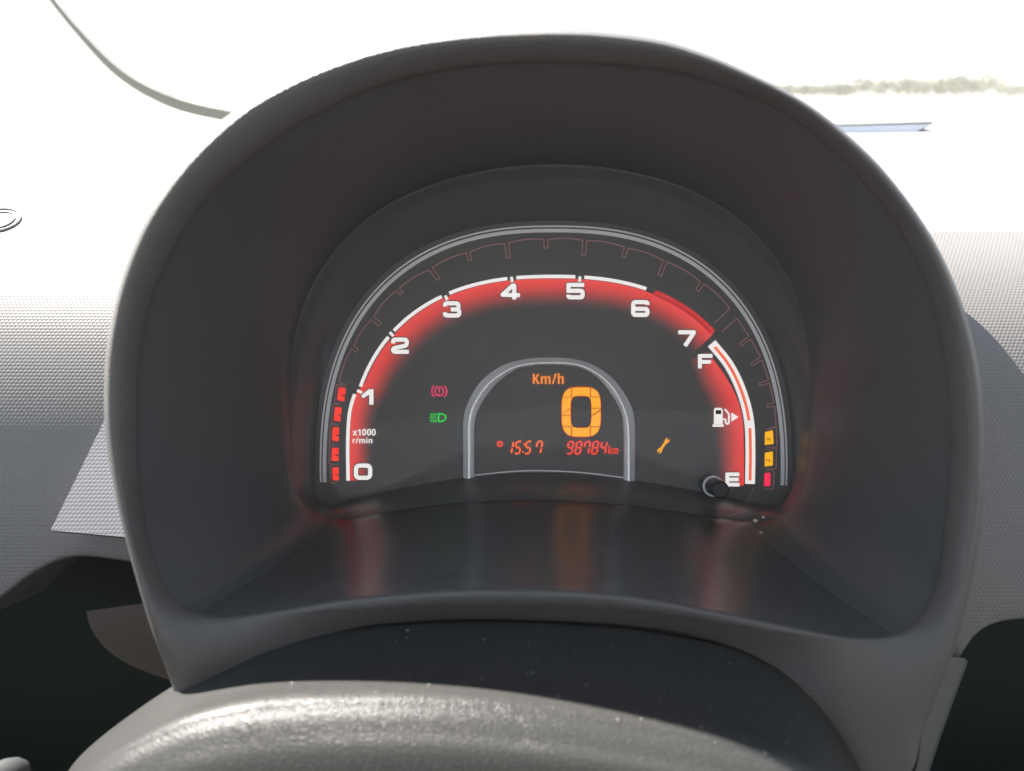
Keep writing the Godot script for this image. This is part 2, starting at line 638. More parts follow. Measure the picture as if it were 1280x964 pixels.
func profile_at(y: float) -> float:
	var p := pad_profile()
	if y <= p[0][0]:
		return p[0][1]
	for i in p.size() - 1:
		if y <= p[i + 1][0]:
			var h: float = p[i + 1][0] - p[i][0]
			var t: float = (y - p[i][0]) / h
			var m0: float = (p[i + 1][1] - p[maxi(i - 1, 0)][1]) / (p[i + 1][0] - p[maxi(i - 1, 0)][0])
			var k: int = mini(i + 2, p.size() - 1)
			var m1: float = (p[k][1] - p[i][1]) / (p[k][0] - p[i][0])
			var t2 := t * t
			var t3 := t2 * t
			return (2 * t3 - 3 * t2 + 1) * p[i][1] + (t3 - 2 * t2 + t) * h * m0 + (3 * t2 - 2 * t3) * p[i + 1][1] + (t3 - t2) * h * m1
	return p[-1][1]

func edge_y(edge: PackedVector2Array, x: float) -> float:
	for i in edge.size() - 1:
		if x <= edge[i + 1].x:
			return lerpf(edge[i].y, edge[i + 1].y, clampf((x - edge[i].x) / maxf(1e-6, edge[i + 1].x - edge[i].x), 0.0, 1.0))
	return edge[-1].y

func pad(called: String, x0: float, x1: float, cols: int, top_y: float, edge: PackedVector2Array, m: Material, parent: Node, curl := true) -> void:
	# one moulded pad: columns across the car, rows down the profile to its lower edge, which curls into the recess
	var base := base_of(parent)
	var rows := []
	var uvs := []
	var nr := 44
	for r in nr + (4 if curl else 0):
		rows.append(PackedVector3Array())
		uvs.append(PackedVector2Array())
	for i in cols + 1:
		var x := lerpf(x0, x1, float(i) / cols)
		var px := 640.0 + x / 0.38 * 1000.0
		var low := edge_y(edge, px)
		var len_ := 0.0
		var prev := Vector3.ZERO
		for r in nr:
			var y := lerpf(top_y, low, r / float(nr - 1))
			var d := profile_at(y)
			var v := C(640, y, d)
			v.x = x
			if r > 0:
				len_ += v.distance_to(prev)
			prev = v
			rows[r].append(v - base)
			uvs[r].append(Vector2(x / 0.0021, len_ / 0.0021 / 1.732))
		if curl:
			for k in 4:
				var v: Vector3 = prev + [Vector3(0, -0.0012, -0.0006), Vector3(0, -0.002, -0.002), Vector3(0, -0.0022, -0.012), Vector3(0, -0.0022, -0.05)][k]
				rows[nr + k].append(v - base)
				uvs[nr + k].append(Vector2(x / 0.0021, (len_ + 0.001 * k) / 0.0021 / 1.732))
	var st := tool()
	grid(st, rows, -base + Vector3(0, 0.5, 0.3), false, uvs)
	put(called, st, m, parent)

func dashboard() -> void:
	var base := C(640, 700, 0.42)
	var dash := thing("dashboard", "grey dimpled plastic dashboard on both sides of the instrument hood", "dashboard", base)
	var left := catmull(V([-700, 800, -300, 800, -60, 778, 0, 740, 40, 711, 88, 692, 155, 698, 240, 712, 300, 722]), false, 6)
	var right := catmull(V([980, 1060, 1135, 1010, 1162, 930, 1188, 862, 1205, 820, 1222, 792, 1248, 776, 1290, 770, 1420, 768, 2000, 768]), false, 6)
	pad("left_pad", -0.36, -0.13, 60, 304.0, left, M.pad, dash)
	pad("right_pad", 0.13, 0.50, 90, 290.0, right, M.pad, dash)
	# the smooth top between the pads and the windscreen
	var rows := []
	for r in 26:
		var y := lerpf(152.0, 292.0, r / 25.0)
		var line := PackedVector3Array()
		for i in 41:
			var v := C(640, y, profile_at(y) )
			v.x = lerpf(-0.75, 0.75, i / 40.0)
			v.y += 0.004 * smoothstep(0.32, 0.5, v.x) 
			line.append(v - base - Vector3(0, 0.0006, 0))
		rows.append(line)
	var st := tool()
	grid(st, rows, -base + Vector3(0, 0.5, 0.3))
	put("top_pad", st, M.hide, dash)
	# leathery shoulder at far left, above the dimpled pad, parted by a seam
	rows = []
	for r in 24:
		var y := lerpf(215.0, 303.0, r / 23.0)
		var line := PackedVector3Array()
		for i in 31:
			var v := C(640, y, profile_at(y))
			v.x = lerpf(-0.36, -0.13, i / 30.0)
			var lift := 0.0012
			if r == 23:
				lift = -0.001
			v.y += lift
			line.append(v - base)
		rows.append(line)
	st = tool()
	grid(st, rows, -base + Vector3(0, 0.5, 0.3))
	put("shoulder", st, M.hide, dash)
	# edge of the demister opening far right, standing up at the windscreen's foot
	st = tool()
	plate(st, PackedVector2Array(V([1030, 158, 1166, 154.5, 1150, 162, 1140, 169, 1128, 177, 1030, 180])), 0.745, 0.02, base)
	put("demister_edge", st, M.edge, dash, "pale bluish upright edge")
	st = tool()
	ribbon(st, PackedVector2Array(V([1030, 157, 1100, 155, 1166, 153])), 1.3, 0.744, 0.01, base)
	put("demister_trim", st, M.strip, dash)
	# ring of a round demister outlet cut by the frame at the far left
	for ringspec in [[28.0, 12.5, 0.0009, M.hide], [20.0, 9.0, 0.0006, M.hide]]:
		st = tool()
		var lines := []
		for k in 9:
			var a := TAU * k / 8
			var line := PackedVector3Array()
			for i in 48:
				var t := TAU * i / 48
				var y: float = 279.0 + sin(t) * ringspec[1] * 1.15
				var v := C(-3.0 + cos(t) * ringspec[0] + sin(t) * -9.0, y, profile_at(y))
				var c := C(-3.0, 279.0, profile_at(279.0))
				line.append(v + (v - c).normalized() * cos(a) * ringspec[2] * 0.7 + Vector3(0, 1, 0.35).normalized() * (sin(a) * ringspec[2] + 0.0016) - base)
			lines.append(line)
		grid(st, lines, -base + Vector3(0, 1, 1), true)
		put("outlet_ring", st, ringspec[3], dash)
	# the facet under the left pad that catches the light
	st = tool()
	var f := [[[132, 522], [160, 528], [190, 530]], [[97, 594], [150, 600], [190, 602]], [[63, 663], [150, 671], [200, 675]]]
	var fd := [0.3845, 0.3705, 0.3585]
	rows = []
	var uvs := []
	for r in 3:
		var line := PackedVector3Array()
		var uv := PackedVector2Array()
		for p in f[r]:
			var v := C(p[0], p[1], fd[r])
			line.append(v - base)
			uv.append(Vector2(v.x / 0.0019, v.y / 0.0019 / 1.732))
		rows.append(line)
		uvs.append(uv)
	grid(st, rows, -base + Vector3(0, 0.5, 0), false, uvs)
	var under := PackedVector3Array()
	for p in rows[2]:
		under.append(p + Vector3(0, -0.0015, -0.004))
	var under2 := PackedVector3Array()
	for p in rows[2]:
		under2.append(p + Vector3(0, -0.002, -0.02))
	grid(st, [rows[2], under, under2], -base)
	var side := PackedVector3Array()
	for r in 3:
		side.append(rows[r][0])
	var side2 := PackedVector3Array()
	for r in 3:
		side2.append(rows[r][0] + Vector3(0.001, 0, -0.02))
	grid(st, [side, side2], -base + Vector3(-0.5, 0, 0))
	put("facet", st, M.facet, dash, "pale bluish dimpled facet")
	# smooth strip down the edge of the right pad
	st = tool()
	var strip := catmull(V([1208, 823, 1201, 838, 1190, 862, 1164, 930, 1138, 1010]), false, 8)
	var a0 := PackedVector3Array()
	var a1 := PackedVector3Array()
	var a2 := PackedVector3Array()
	for i in strip.size():
		var p := strip[i]
		var t := float(i) / (strip.size() - 1)
		a0.append(C(p.x - 60, p.y - 6, 0.3735) - base)
		a1.append(C(p.x - 2 + 8 * t, p.y, 0.3712) - base)
		a2.append(C(p.x + 2 + 8 * t, p.y + 4, 0.40) - base)
	grid(st, [a0, a1, a2], -base)
	put("edge_strip", st, M.strip, dash)
	# open recesses below the pads: back wall and floor, in deep shade
	for side_ in [-1, 1]:
		st = tool()
		var x0 := -0.42 if side_ < 0 else 0.14
		var x1 := -0.13 if side_ < 0 else 0.52
		var rr := []
		for pr in [[660.0, 0.40], [640.0, 0.50], [760.0, 0.52], [1000.0, 0.53], [1080.0, 0.50], [1150.0, 0.34]]:
			var line := PackedVector3Array()
			for i in 9:
				var v := C(640, pr[0], pr[1])
				v.x = lerpf(x0, x1, i / 8.0)
				line.append(v - base)
			rr.append(line)
		grid(st, rr, -base)
		for x in [x0, x1]:
			quad(st, Vector3(x, rr[0][0].y + 0.03, rr[0][0].z) - Vector3(base.x, 0, 0), Vector3(x - base.x, rr[1][0].y, rr[1][0].z), Vector3(x - base.x, rr[4][0].y, rr[4][0].z), Vector3(x - base.x, rr[5][0].y, rr[5][0].z), Vector3(-x, 0, 0))
		put("storage_recess", st, M.dark, dash)
	# brown curved trim in the left recess
	st = tool()
	var tp := catmull(V([108, 764, 112, 782, 124, 802, 146, 822, 178, 838, 222, 853]), false, 6)
	var t0 := PackedVector3Array()
	var t1 := PackedVector3Array()
	var t2 := PackedVector3Array()
	for i in tp.size():
		t0.append(C(tp[i].x + 8, tp[i].y + 5, 0.42) - base)
		t1.append(C(tp[i].x, tp[i].y, 0.395) - base)
		t2.append(C(lerpf(tp[i].x, 250, 0.9), lerpf(tp[i].y, 745, 0.9) , 0.385) - base)
	grid(st, [t0, t1, t1, t2], -base)
	put("column_trim", st, M.trim, dash, "brown curved trim piece")

# ---------------------------------------------------------------- the hood round the instruments
func contour_outer() -> PackedVector2Array:
	return catmull(V([260, 1010, 215, 858, 190, 790, 165, 706, 145, 624, 132, 545, 130, 480, 135, 420, 150, 350, 175, 285, 205, 235, 245, 185, 300, 135, 360, 100, 430, 72, 500, 53, 580, 42, 660, 37, 740, 38, 820, 48, 880, 66, 940, 92, 1000, 123, 1050, 160, 1100, 207, 1150, 272, 1185, 335, 1210, 402, 1225, 470, 1231, 545, 1230, 620, 1222, 690, 1205, 770, 1183, 840, 1155, 910, 1118, 990, 900, 1040, 690, 1050, 450, 1040]), true, 8)

func contour_inner() -> PackedVector2Array:
	return catmull(V([203, 722, 215, 744, 236, 762, 262, 769, 290, 770, 330, 765, 390, 755, 450, 746, 560, 737, 640, 736, 720, 738, 800, 746, 900, 764, 1000, 785, 1050, 794, 1090, 796, 1122, 790, 1146, 774, 1162, 748, 1172, 716, 1182, 640, 1187, 560, 1183, 480, 1170, 400, 1142, 322, 1100, 253, 1040, 190, 980, 142, 900, 107, 830, 89, 740, 81, 650, 80, 560, 88, 470, 110, 390, 147, 320, 193, 260, 247, 218, 310, 190, 374, 176, 440, 173, 500, 173, 560, 178, 630, 188, 685]), true, 8)

func contour_junction() -> PackedVector2Array:
	return catmull(V([368, 602, 362, 520, 363, 460, 373, 400, 396, 345, 432, 297, 480, 258, 540, 230, 610, 212, 690, 205, 770, 211, 840, 228, 900, 256, 948, 295, 985, 345, 1005, 400, 1013, 460, 1013, 540, 1006, 602, 995, 630, 972, 648, 940, 652, 900, 648, 820, 636, 740, 628, 650, 625, 560, 630, 480, 640, 432, 648, 402, 646, 380, 632]), true, 8)

func contour_dial() -> PackedVector2Array:
	var p := arch(299, 314, 0, 180, 80)
	for q in catmull(V([393, 600, 397, 622, 412, 631, 440, 625, 480, 615, 530, 605, 580, 597, 635, 592, 690, 591, 745, 593, 790, 600, 845, 609, 900, 620, 945, 630, 972, 633, 988, 622, 991, 600]), false, 6):
		p.append(q)
	return p

func ring3(p: PackedVector2Array, d: float, base: Vector3) -> PackedVector3Array:
	var out := PackedVector3Array()
	for q in p:
		out.append(C(q.x, q.y, d) - base)
	return out

func mix3(a: PackedVector3Array, b: PackedVector3Array, t: float, off := Vector3.ZERO) -> PackedVector3Array:
	var out := PackedVector3Array()
	for i in a.size():
		out.append(a[i].lerp(b[i], t) + off)
	return out

func hood() -> void:
	var base := C(690, 1000, 0.26)
	var h := thing("instrument_hood", "big black horseshoe plastic hood standing round the lit instruments", "instrument hood", base)
	var centre := Vector2(690, 470)
	var ang := PackedFloat32Array()
	for i in 640:
		ang.append(TAU * i / 640)
	var O := polar(contour_outer(), centre, ang)
	var I := polar(contour_inner(), centre, ang)
	var J := polar(contour_junction(), centre, ang)
	var a := ring3(J, 0.335, base)
	var c := ring3(I, 0.252, base)
	var o := ring3(O, 0.246, base)
	# which samples belong to the bottom shelf: between the two lower corners
	var lo := 0
	var hi := 0
	for i in 640:
		if lo == 0 and ang[i] > (Vector2(1115, 790) - centre).angle():
			lo = i
		if ang[i] < (Vector2(245, 765) - centre).angle():
			hi = i
	# tunnel, from the lip down to the instruments; the bottom swells a little
	var rows := []
	for k in 15:
		var t := k / 14.0
		var row := mix3(a, c, t)
		for i in row.size():
			var r: Vector3 = row[i]
			var low := clampf((sin(ang[i]) - 0.35) * 2.0, 0.0, 1.0)
			r.y -= 0.004 * sin(t * PI) * low
			row[i] = r
		rows.append(row)
	rows.insert(0, mix3(rows[0], rows[1], 0.0, Vector3(0, 0, -0.012)))
	var st := tool()
	grid(st, rows, Vector3(0.02, 0, 0.0) - base, true, [], hi, 640)
	grid(st, rows, Vector3(0.02, 0, 0.0) - base, true, [], 0, lo)
	put("tunnel_wall", st, M.tunnel, h)
	st = tool()
	grid(st, rows, Vector3(0.02, 0, 0.0) - base, true, [], lo, hi)
	put("lower_shelf", st, M.shelf, h)
	# lip: inner edge rolled, face, outer edge rolled; over the column the face dips into a hollow
	var lip := []
	var n := c.size()
	for spec in [[0.0, 0.0], [0.004, 0.0012], [0.012, 0.0022], [0.03, 0.0034], [0.07, 0.0044], [0.14, 0.0054], [0.3, 0.0068], [0.5, 0.008], [0.68, 0.0086], [0.8, 0.0084], [0.88, 0.0076], [0.94, 0.006], [0.975, 0.0038], [0.993, 0.0016], [1.0, -0.001]]:
		lip.append(PackedVector3Array())
		for i in n:
			var low := smoothstep(0.55, 0.95, sin(ang[i]))
			var z: float = spec[1] - 0.016 * low * smoothstep(0.02, 0.2, spec[0])
			var p: Vector2 = I[i].lerp(O[i], spec[0])
			lip[-1].append(C(p.x, p.y, lerpf(0.252, 0.246, spec[0]) - z) - base)
	st = tool()
	grid(st, lip, Vector3(0.0, 0, 0.3) - base, true)
	put("lip", st, M.lip, h)
	# outer shell, widening back to the dashboard
	var shell := [lip[-1]]
	for spec in [[0.25, 0.9985], [0.262, 0.997], [0.29, 0.994], [0.33, 0.99], [0.41, 0.985]]:
		var row := PackedVector3Array()
		for i in n:
			var p: Vector2 = centre + (O[i] - centre) * spec[1]
			row.append(C(p.x, p.y, spec[0]) - base)
		shell.append(row)
	st = tool()
	grid(st, shell, Vector3(0.02, 0.6, 0.0) - base, true)
	put("outer_shell", st, M.lip, h)

# ---------------------------------------------------------------- instruments
func cluster() -> void:
	var base := C(692, 610, PANEL)
	var k := thing("instrument_display", "black arched instrument cluster with red rev counter and amber digital speed readout", "instrument cluster", base)
	var centre := Vector2(690, 500)
	var ang := PackedFloat32Array()
	for i in 480:
		ang.append(TAU * i / 480)
	var J := polar(contour_junction(), centre, ang)
	var B := polar(contour_dial(), centre, ang)
	var J2 := PackedVector2Array()
	for p in J:
		J2.append(centre + (p - centre) * 0.9985)
	# dial face, with the screen opening left in it by a plate laid on top
	var st := tool()
	var rows := [ring3(B, PANEL, base)]
	for s in [0.75, 0.5, 0.25, 0.0005]:
		rows.append(mix3(rows[0], ring3(PackedVector2Array(Array(B).map(func(_p): return centre)), PANEL, base), 1.0 - s))
	grid(st, rows, -base, true)
	put("dial_face", st, M.dial, k)
	# collar between the dial and the hood
	var a := ring3(J2, 0.3354, base)
	var b := ring3(B, PANEL, base)
	var g := [mix3(a, b, -0.012, Vector3(0, 0, -0.008)), mix3(a, b, -0.006, Vector3(0, 0, -0.0004)), a]
	for t in [0.06, 0.25, 0.5, 0.75, 0.94]:
		g.append(mix3(a, b, t, Vector3(0, 0, 0.003 * sin(t * PI))))
	g.append(b)
	st = tool()
	grid(st, g, -base, true)
	put("collar", st, M.collar, k)
	# clear lens over the dial, with the reset button passing through it
	st = tool()
	var e := ring3(J2, 0.3375, base)
	var cr := []
	for s in 7:
		var t := s / 6.0 * 0.9995
		var flat := C(690, 500, 0.3375) - base
		var line := PackedVector3Array()
		for v in e:
			var w: Vector3 = v.lerp(flat, t)
			w.z += -0.004 * (1.0 - t) * (1.0 - t) + 0.002
			line.append(w)
		cr.append(line)
	grid(st, cr, -base, true)
	put("clear_lens", st, M.lens, k)
	var D := PANEL - 0.0003
	# two silver lines round the dial
	for spec in [[286.6, 301.8, 4.2], [291.6, 307.2, 1.7]]:
		var path := arch(spec[0], spec[1], 0, 180, 120)
		path.insert(0, Vector2(path[0].x - 0.5, 607))
		path.append(Vector2(path[-1].x + 0.5, 603))
		st = tool()
		ribbon(st, path, spec[2] + 0.3, D, 0.0006, base)
		put("silver_line", st, M.ring, k)
	red_bands(k, base)
	rev_scale(k, base, D)
	numerals(k, base, D - 0.0003)
	tracks(k, base, D)
	fuel(k, base, D)
	speed_display(k, base)
	warning_lights(k, base, D)
	reset_button(k, base)

func band_strip(st: SurfaceTool, path: PackedVector2Array, inward: Array, d: float, base: Vector3) -> void:
	var n := path.size()
	var pts := []
	for i in n:
		var t := float(i) / (n - 1) * (inward.size() - 1)
		var q := mini(int(t), inward.size() - 2)
		pts.append(path[i] + (inward[q] as Vector2).lerp(inward[q + 1], t - q))
	for i in n - 1:
		var v := [C(path[i].x, path[i].y, d) - base, C(path[i + 1].x, path[i + 1].y, d) - base, C(pts[i + 1].x, pts[i + 1].y, d) - base, C(pts[i].x, pts[i].y, d) - base]
		for j in [0, 1, 2, 0, 2, 3]:
			st.set_normal(Vector3(0, 0, 1))
			st.set_uv(Vector2([0.003, 0.003, 0.997, 0.997][j], 0.5))
			st.add_vertex(v[j])

func red_bands(k: Node3D, base: Vector3) -> void:
	var d := PANEL - 0.00015
	var st := tool()
	var path := arch(252.5, 241.5, 180, 41.5, 90)
	var upper := path
	path = catmull(V([437.6, 601, 437.2, 570, 437.6, 540, 440.0, 513, 446, 491]), false, 6)
	for p in upper:
		if p.y < 480.0:
			path.append(p)
	band_strip(st, path, [Vector2(30, 0), Vector2(31, 4), Vector2(31, 20), Vector2(26, 32), Vector2(12, 39), Vector2(0, 39), Vector2(-11, 37), Vector2(-21, 32), Vector2(-26, 26)], d, base)
	put("red_glow_light", st, M.band, k)
	st = tool()
	var fp := catmull(V([884, 440, 904, 466, 920, 495, 928, 523, 930, 560, 930, 607]), false, 10)
	band_strip(st, fp, [Vector2(-24, 12), Vector2(-40, 14), Vector2(-42, 6), Vector2(-40, 0), Vector2(-36, 0)], d, base)
	put("red_glow_light", st, M.band, k)

func angle_for(p: Vector2) -> float:                        # t of the arch's point towards p
	var best := 0.0
	var err := 1e9
	for i in 1801:
		var t := i * 0.1
		var q := sup(256.0, 244.2, t)
		if q.distance_to(p) < err:
			err = q.distance_to(p)
			best = t
	return best

func rev_scale(k: Node3D, base: Vector3, D: float) -> void:
	var ends := V([443.5, 492.5, 446.5, 482, 484.8, 420.3, 492.3, 413.2, 553, 372.3, 562.3, 368.2, 634, 348.3, 645.3, 346.8, 719, 346.6, 730.5, 347.2, 806, 367])
	var starts := [180.0, angle_for(ends[1]), angle_for(ends[3]), angle_for(ends[5]), angle_for(ends[7]), angle_for(ends[9])]
	var stops := [angle_for(ends[0]), angle_for(ends[2]), angle_for(ends[4]), angle_for(ends[6]), angle_for(ends[8]), angle_for(ends[10])]
	for i in 6:
		var path := arch(256.4, 244.4, starts[i], stops[i], 18)
		if i == 0:
			path = catmull(V([435, 601, 434.5, 570, 434.9, 540, 437.3, 513, 443.2, 492.6]), false, 6)
		var st := tool()
		ribbon(st, path, 4.2, D, 0.0006, base)
		put("scale_light", st, M.white, k)
	var st2 := tool()
	ribbon(st2, arch(254.0, 243.4, angle_for(Vector2(817, 371)), 41.8, 14), 7.5, D, 0.0006, base)
	put("red_line_light", st2, M.redline, k, "red zone of the scale")
	st2 = tool()
	ribbon(st2, arch(252.6, 242.0, angle_for(Vector2(819, 372)), 42.8, 14), 1.2, D - 0.0002, 0.0003, base)
	put("red_zone_line", st2, M.redtick, k)
	for t in [[446.3, 488.2, 452.5, 491], [487.3, 415.4, 491.5, 420.2], [556.5, 369.5, 559.2, 375.2], [639.4, 346.2, 640.2, 352.6], [725.0, 345.6, 724.6, 352.2]]:
		var st := tool()
		ribbon(st, PackedVector2Array([Vector2(t[0], t[1]), Vector2(t[2], t[3])]), 3.4, D - 0.0002, 0.0006, base)
		put("tick_light", st, M.white, k)
	var st3 := tool()
	for o in [-2.6, 2.6]:
		ribbon(st3, PackedVector2Array([Vector2(811.5 + o, 368.6 + o * 0.4), Vector2(808.3 + o, 375 + o * 0.4)]), 1.7, D - 0.0002, 0.0006, base)
	put("tick_light", st3, M.redline, k)

func glyph(ch: String, r: Rect2, t: float) -> Array:         # wide square lettering as strokes: [path, closed]
	var l := r.position.x + t * 0.5
	var x := r.end.x - t * 0.5
	var u := r.position.y + t * 0.45
	var b := r.end.y - t * 0.45
	var m := (u + b) * 0.5
	var w := r.size.x
	var h := r.size.y
	var L := r.position.x
	var R := r.end.x
	var U := r.position.y
	var B := r.end.y
	match ch:
		"0": return [[rounded(V([l, u, x, u, x, b, l, b]), 5.0, true), true]]
		"2": return [[rounded(V([l, u + h * 0.24, l, u, x, u, x, m - 0.2, l, m + h * 0.16, l, b, R, b]), 3.4), false]]
		"3": return [[rounded(V([l, u + h * 0.2, l, u, x - 1, u, x - 1, m, l + w * 0.32, m]), 3.4), false], [rounded(V([l + w * 0.32, m, x, m, x, b, l, b, l, b - h * 0.2]), 3.4), false]]
		"4": return [[rounded(V([L + w * 0.70, B, L + w * 0.70, u, L + w * 0.62, u, l - 0.6, B - h * 0.27 - t * 0.1, R, B - h * 0.27]), 0.6), false]]
		"5": return [[PackedVector2Array([Vector2(L + 0.4, u), Vector2(R - 0.8, u)]), false], [PackedVector2Array([Vector2(l + 0.2, U), Vector2(l, m + 0.6)]), false], [rounded(V([L + 0.3, m - 0.4, x, m - 0.4, x, b, l, b, l, b - h * 0.16]), 3.0), false]]
		"6": return [[rounded(V([x, u + h * 0.17, x, u, l, u, l, b, x, b, x, m + 0.4, l, m + 0.4]), 3.2), false]]
		"7": return [[rounded(V([L, u, x - 0.4, u, L + w * 0.36, B]), 1.2), false]]
		"F": return [[PackedVector2Array([Vector2(l, U), Vector2(l, B)]), false], [PackedVector2Array([Vector2(l, u), Vector2(R, u)]), false], [PackedVector2Array([Vector2(l, m + 0.8), Vector2(R - 2, m + 0.8)]), false]]
		"E": return [[PackedVector2Array([Vector2(l, U), Vector2(l, B)]), false], [PackedVector2Array([Vector2(l, u), Vector2(R - 0.3, u)]), false], [PackedVector2Array([Vector2(l, m), Vector2(R - 1, m)]), false], [PackedVector2Array([Vector2(l, b), Vector2(R, b)]), false]]
	return []

func figure_one(r: Rect2, grow: float) -> PackedVector2Array:
	var R := r.end.x
	var p := PackedVector2Array([Vector2(R - 6.2, r.position.y), Vector2(R, r.position.y), Vector2(R, r.end.y), Vector2(R - 5.4, r.end.y), Vector2(R - 5.4, r.position.y + 6.4), Vector2(r.position.x + 2.6, r.position.y + 11.4), Vector2(r.position.x, r.position.y + 8.2)])
	return p if grow == 0.0 else Geometry2D.offset_polygon(p, grow)[0]

func numeral(ch: String, r: Rect2, t: float, k: Node3D, base: Vector3, d: float, m: Material) -> void:
	var st := tool()
	var n := 0
	if ch == "1":
		plate(st, figure_one(r, 0.0), d, 0.0004, base)
	for s in glyph(ch, r, t):
		ribbon(st, s[0], t, d - 0.00003 * n, 0.0004, base, s[1])
		n += 1
	var o := put("numeral_light" if ch.is_valid_int() else "letter_light", st, m, k)
	st = tool()
	n = 0
	if ch == "1":
		plate(st, figure_one(r, 1.2), d + 0.0002, 0.0001, base)
	for s in glyph(ch, r, t):
		ribbon(st, s[0], t + 2.4, d + 0.0002 - 0.00002 * n, 0.0001, base, s[1])
		n += 1
	put("outline", st, M.dial, o)

func numerals(k: Node3D, base: Vector3, d: float) -> void:
	var boxes := {"0": [442.2, 579.8, 23, 20], "1": [451.2, 486.6, 15.6, 19.5], "2": [488.8, 422.2, 22.2, 20], "3": [553.6, 376.8, 23, 20], "4": [626, 354.6, 24, 19.8], "5": [708, 353.8, 23, 20.2], "6": [789, 375.4, 23, 20.6], "7": [848, 413, 23, 19.6]}
	for ch in boxes:
		var q: Array = boxes[ch]
		numeral(ch, Rect2(q[0], q[1], q[2], q[3]), 5.2, k, base, d, M.white)
	numeral("F", Rect2(872.6, 442.8, 18.2, 17.8), 4.8, k, base, d, M.white)
	numeral("E", Rect2(907, 591, 17.6, 17), 4.6, k, base, d, M.white)
	lettering("x1000", "scale_unit_light", Rect2(440.6, 536.2, 29, 8.4), d, M.white, k)
	lettering("r/min", "scale_unit_light", Rect2(440.6, 546.8, 24.8, 7.4), d, M.white, k)

func tooth(out: Array, a: Vector2, tip: Vector2, w: float) -> void:
	var dir := (tip - a).normalized()
	var s := Vector2(-dir.y, dir.x) * w * 0.5
	if s.x < 0 and a.y < 400 and absf(s.x) > absf(s.y):
		s = -s
	out.append_array([a - s, tip - s, tip + s, a + s])

